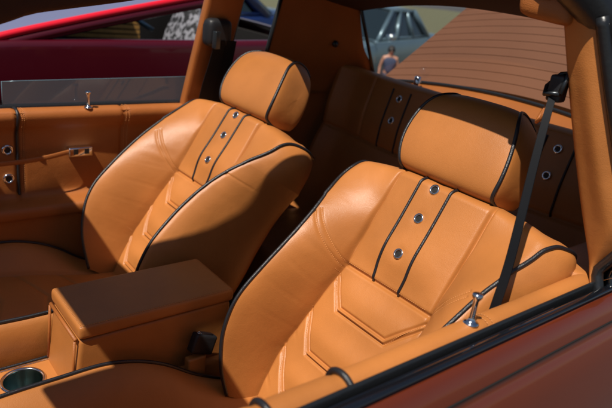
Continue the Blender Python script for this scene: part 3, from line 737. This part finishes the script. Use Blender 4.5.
# seats in the cockpit
def rseat(y,mt,lab,x=1.35):
    m=MB(); rows=[]
    for z,xx,w in [(.5,x,.2),(.7,x+.06,.23),(.9,x+.12,.23),(1.02,x+.16,.18),(1.10,x+.18,.12),(1.12,x+.19,.04)]:
        rows.append([(xx+.05*math.sin(a),y+w*math.cos(a),z) for a in np.linspace(0,2*math.pi,24,endpoint=False)])
    m.grid(rows,cv=True); m.build('seat',mt,rc,label=lab)
rseat(2.95,M['pattern'],'seat with a black and white patterned cover',2.02)
def slat():
    m=MB()
    for i in range(5): m.box(1.40,1.95,3.24+.004*i,3.27,.80+.035*i,.825+.035*i)
    return m
M['yellow']=mat('yellow_wood',(.45,.23,.05),.6,var=.2,vscale=20)
slat().build('door_panel',M['yellow'],rc,smooth=False,label='yellow brown ribbed inner door panel')
MB().tube([(1.15,3.1,1.10),(1.33,3.05,.98)],.016,8).build('belt_strap',M['silver'],rc); MB().tube([(1.62,2.7,1.03),(1.78,2.66,.94)],.016,8).build('belt_strap',M['silver'],rc)
for x in (-.55,2.25):
    for y in (1.83,3.32): w_=MB(); wheel(w_,.33,x,y,.33); w_.build('wheel',M['tyre'],rc)
def sedan(name,label,loc,heading,paint,scale=1.,group=None):
    """front points to local -X; ground at z=0"""
    root=thing(name,label,'car',loc,group,heading)
    def B(nm,mb,mt,par=None,**k):
        o=mb.build(nm,mt,par or root,world=False,**k); return o
    b=outline_body([(-2.3,.45),(-2.25,.66),(-1.9,.78),(-1.0,.88),(-.9,.90),(.9,.92),(1.4,.95),(2.1,.93),(2.32,.75),(2.34,.45)],.22,-.87,.87,.12)
    for r in (0,-1): pass
    m=MB().grid(b); n=len(b[0]); nb=len(m.V); m.F.append(tuple(range(n))); m.F.append(tuple(range(nb-n,nb)))
    body=B('body',m,paint,auto=35)
    # greenhouse
    base=[(-.85,.74,.90),(1.45,.74,.93)]; top=[(-.15,.60,1.36),(.85,.60,1.36)]
    def gpt(u,v,sg): 
        x0=-.85+u*2.3; x1=-.12+u*1.0; return (x0+(x1-x0)*v,sg*(.76+(.60-.76)*v),.90+.03*u+(1.34-.90-.03*u)*v)
    rf=B('roof',slab(-.16,.92,-.61,.61,lambda x,y:1.34+.035*(1-(y/.62)**2)+.02*(1-((x-.38)/.55)**2),.02),paint,auto=40)
    for sg in (-1,1):
        for u0,u1,nm in ((.03,.30,'side_window'),(.33,.60,'side_window'),(.63,.86,'side_window')):
            B(nm,MB().grid([[gpt(u,v,sg*.985) for v in (.06,.5,.93)] for u in np.linspace(u0,u1,4)]),M['autoglass'])
        pl=MB()
        for u in (0,.315,.615,.92): pl.tube([gpt(u,v,sg) for v in (0,.5,1)],.035 if u<.9 else .06,8)
        pl.tube([gpt(u,0.02,sg) for u in (0,.5,1)],.022,8); pl.tube([gpt(u,1.0,sg) for u in (0,.5,1)],.03,8)
        B('window_frame',pl,M['silver'] if paint is M['silver'] else paint)
    B('windshield',MB().grid([[(gpt(0,v,1)[0]-.10*(1-(y/.76)**2),y*(1-.2*v),gpt(0,v,1)[2]) for v in (0.02,.5,1)] for y in np.linspace(-.74,.74,9)]),M['autoglass'])
    B('rear_window',MB().grid([[(gpt(.98,v,1)[0]+.06*(1-(y/.76)**2),y*(1-.2*v),gpt(.98,v,1)[2]) for v in (0.02,.5,1)] for y in np.linspace(-.74,.74,9)]),M['autoglass'])
    for x in (-1.45,1.4):
        for sg in (-1,1):
            w_=MB(); wheel(w_,.32,x,sg*.79,.32,.2); o=B('wheel',w_,M['tyre'])
            r_=MB(); wheel(r_,.2,x,sg*.80,.32,.205); B('rim',r_,M['chrome'],o)
    for sg in (-1,1):
        h=MB().lathe((-2.27,sg*.62,.62),(-1,0,0),[(.09,0),(.085,.03),(.05,.045),(0,.05)],18); B('headlight',h,M['chrome'])
        mi=MB().tube([(-.72,sg*.86,.96),(-.72,sg*.97,.98)],[.05,.06],10); B('mirror',mi,M['chrome'])
    bmp=MB().tube([(-2.33,-.75,.42),(-2.38,0,.42),(-2.33,.75,.42)],.06,8); B('bumper',bmp,M['chrome'])
    root.scale=(scale,)*3
    return root
sedan('parked_car','pale silver blue sedan parked in the sun, seen through the rear window',(7.580,6.798,-.33),math.atan2(.348,.957),M['silver'])
sedan('parked_car','dark blue car with a bright windscreen, seen through the far quarter window',(2.81,5.81,-0.186),0.038,M['blue'],1.15)
# ------------------------------------------------------------------ small bystander
def person(loc,h,label,rz=0):
    root=thing('person',label,'person',loc,None,rz); k=h/1.7
    J={'pel':(0,0,.92),'sp':(0,0,1.12),'ch':(0,0,1.32),'nk':(0,0,1.46),'hd':(0,-.01,1.53),'ht':(0,-.01,1.62)}
    E=[('pel','sp'),('sp','ch'),('ch','nk'),('nk','hd'),('hd','ht')]
    rad={'pel':.13,'sp':.12,'ch':.14,'nk':.05,'hd':.085,'ht':.08}
    for s,n in ((-1,'l'),(1,'r')):
        J.update({'sh'+n:(s*.17,0,1.38),'el'+n:(s*.24,.02,1.12),'wr'+n:(s*.25,-.05,.90),'ha'+n:(s*.25,-.07,.82),'hp'+n:(s*.09,0,.88),'kn'+n:(s*.10,-.02,.48),'an'+n:(s*.10,.02,.08),'to'+n:(s*.11,-.13,.03)})
        E+= [('ch','sh'+n),('sh'+n,'el'+n),('el'+n,'wr'+n),('wr'+n,'ha'+n),('pel','hp'+n),('hp'+n,'kn'+n),('kn'+n,'an'+n),('an'+n,'to'+n)]
        rad.update({'sh'+n:.06,'el'+n:.042,'wr'+n:.028,'ha'+n:.035,'hp'+n:.085,'kn'+n:.055,'an'+n:.038,'to'+n:.035})
    def skin(nm,keys,edges,mt,grow=0):
        ks=list(keys); me=bpy.data.meshes.new(nm); me.from_pydata([tuple(c*k for c in J[q]) for q in ks],[(ks.index(a),ks.index(b)) for a,b in edges if a in ks and b in ks],[])
        o=bpy.data.objects.new(nm,me); link(o,root); me.materials.append(mt)
        o.modifiers.new('skin','SKIN'); lay=me.skin_vertices[0]
        for i,q in enumerate(ks): lay.data[i].radius=((rad[q]+grow)*k,)*2; lay.data[i].use_root=(i==0)
        sb=o.modifiers.new('sub','SUBSURF'); sb.levels=2; sb.render_levels=2
        o.modifiers['skin'].use_smooth_shade=True
        return o
    skin('body',J.keys(),E,M['skin'])
    skin('shirt',[q for q in J if q in('pel','sp','ch','shl','shr')],E,M['shirt'],.022)
    skin('trousers',[q for q in J if q in('pel','hpl','hpr','knl','knr','anl','anr')],E,M['jeans'],.014)
    m=MB(); P=[]
    for a in np.linspace(0,math.pi*.62,10): P.append([(.105*k*math.sin(a)*math.cos(b),(.02+.115*math.sin(a)*math.sin(b))*k,(1.585+.125*math.cos(a)*(1 if math.sin(b)>-.3 else .8))*k) for b in np.linspace(0,2*math.pi,20,endpoint=False)])
    for sg in (-1,1):
        MB().lathe((sg*.030*k,-.094*k,1.565*k),(0,-1,0),[(.012*k,-.004*k),(.010*k,.003*k),(0,.006*k)],10).build('eye',M['hair'],root,world=False)
    MB().tube([(0,-.092*k,1.575*k),(0,-.112*k,1.545*k),(0,-.098*k,1.535*k)],[.008*k,.014*k,.008*k],8).build('nose',M['skin'],root,world=False)
    MB().tube([(-.022*k,-.093*k,1.508*k),(0,-.099*k,1.504*k),(.022*k,-.093*k,1.508*k)],.005*k,6).build('mouth',M['redtrim'],root,world=False)
    m.grid(P,cv=True); m.build('hair',M['hair'],root,world=False)
    return root
person((6.20,4.68,-.22),.86,'small child with dark hair and a dark blue shirt standing before the silver sedan',R(-40))
# ------------------------------------------------------------------ world, sun, camera
w=bpy.data.worlds.new('World'); SC.world=w; w.use_nodes=True; nt=w.node_tree
sky=nt.nodes.new('ShaderNodeTexSky'); sky.sky_type='NISHITA'; sky.sun_disc=False
light=Vector((.03*1.0,.0095,-.0565)).normalized()      # direction the sunlight travels
sd=-light; elev=math.asin(sd.z)
sky.sun_elevation=elev; sky.sun_rotation=math.atan2(sd.x,sd.y)
nt.links.new(sky.outputs[0],nt.nodes['Background'].inputs['Color']); nt.nodes['Background'].inputs['Strength'].default_value=.05
sl=bpy.data.lights.new('sun','SUN'); sl.energy=5; sl.angle=R(.6); sl.color=(1,.94,.84)
so=bpy.data.objects.new('sun',sl); link(so); so.rotation_euler=(-light).to_track_quat('Z','Y').to_euler()
cam=bpy.data.cameras.new('camera'); co=bpy.data.objects.new('camera',cam); link(co); SC.camera=co
f_=604.; vx=np.array([769,-129,f_]); vy=np.array([-525,-299,f_])
X=vx/np.linalg.norm(vx); Y=vy-vy.dot(X)*X; Y/=np.linalg.norm(Y); Z=np.cross(X,Y); Rm=np.array([X,Y,Z])
mw=Matrix(((Rm[0,0],-Rm[0,1],-Rm[0,2],0),(Rm[1,0],-Rm[1,1],-Rm[1,2],-1.134),(Rm[2,0],-Rm[2,1],-Rm[2,2],1.40),(0,0,0,1)))
co.matrix_world=mw
cam.sensor_width=36; cam.lens=f_/612*36; cam.clip_start=.02; cam.clip_end=500
cam.dof.use_dof=True; cam.dof.focus_distance=1.28; cam.dof.aperture_fstop=4.5
SC.view_settings.view_transform='Standard'; SC.view_settings.look='None'; SC.view_settings.gamma=1; SC.view_settings.exposure=0.12
SC.render.engine='CYCLES'
SC.cycles.diffuse_bounces=1
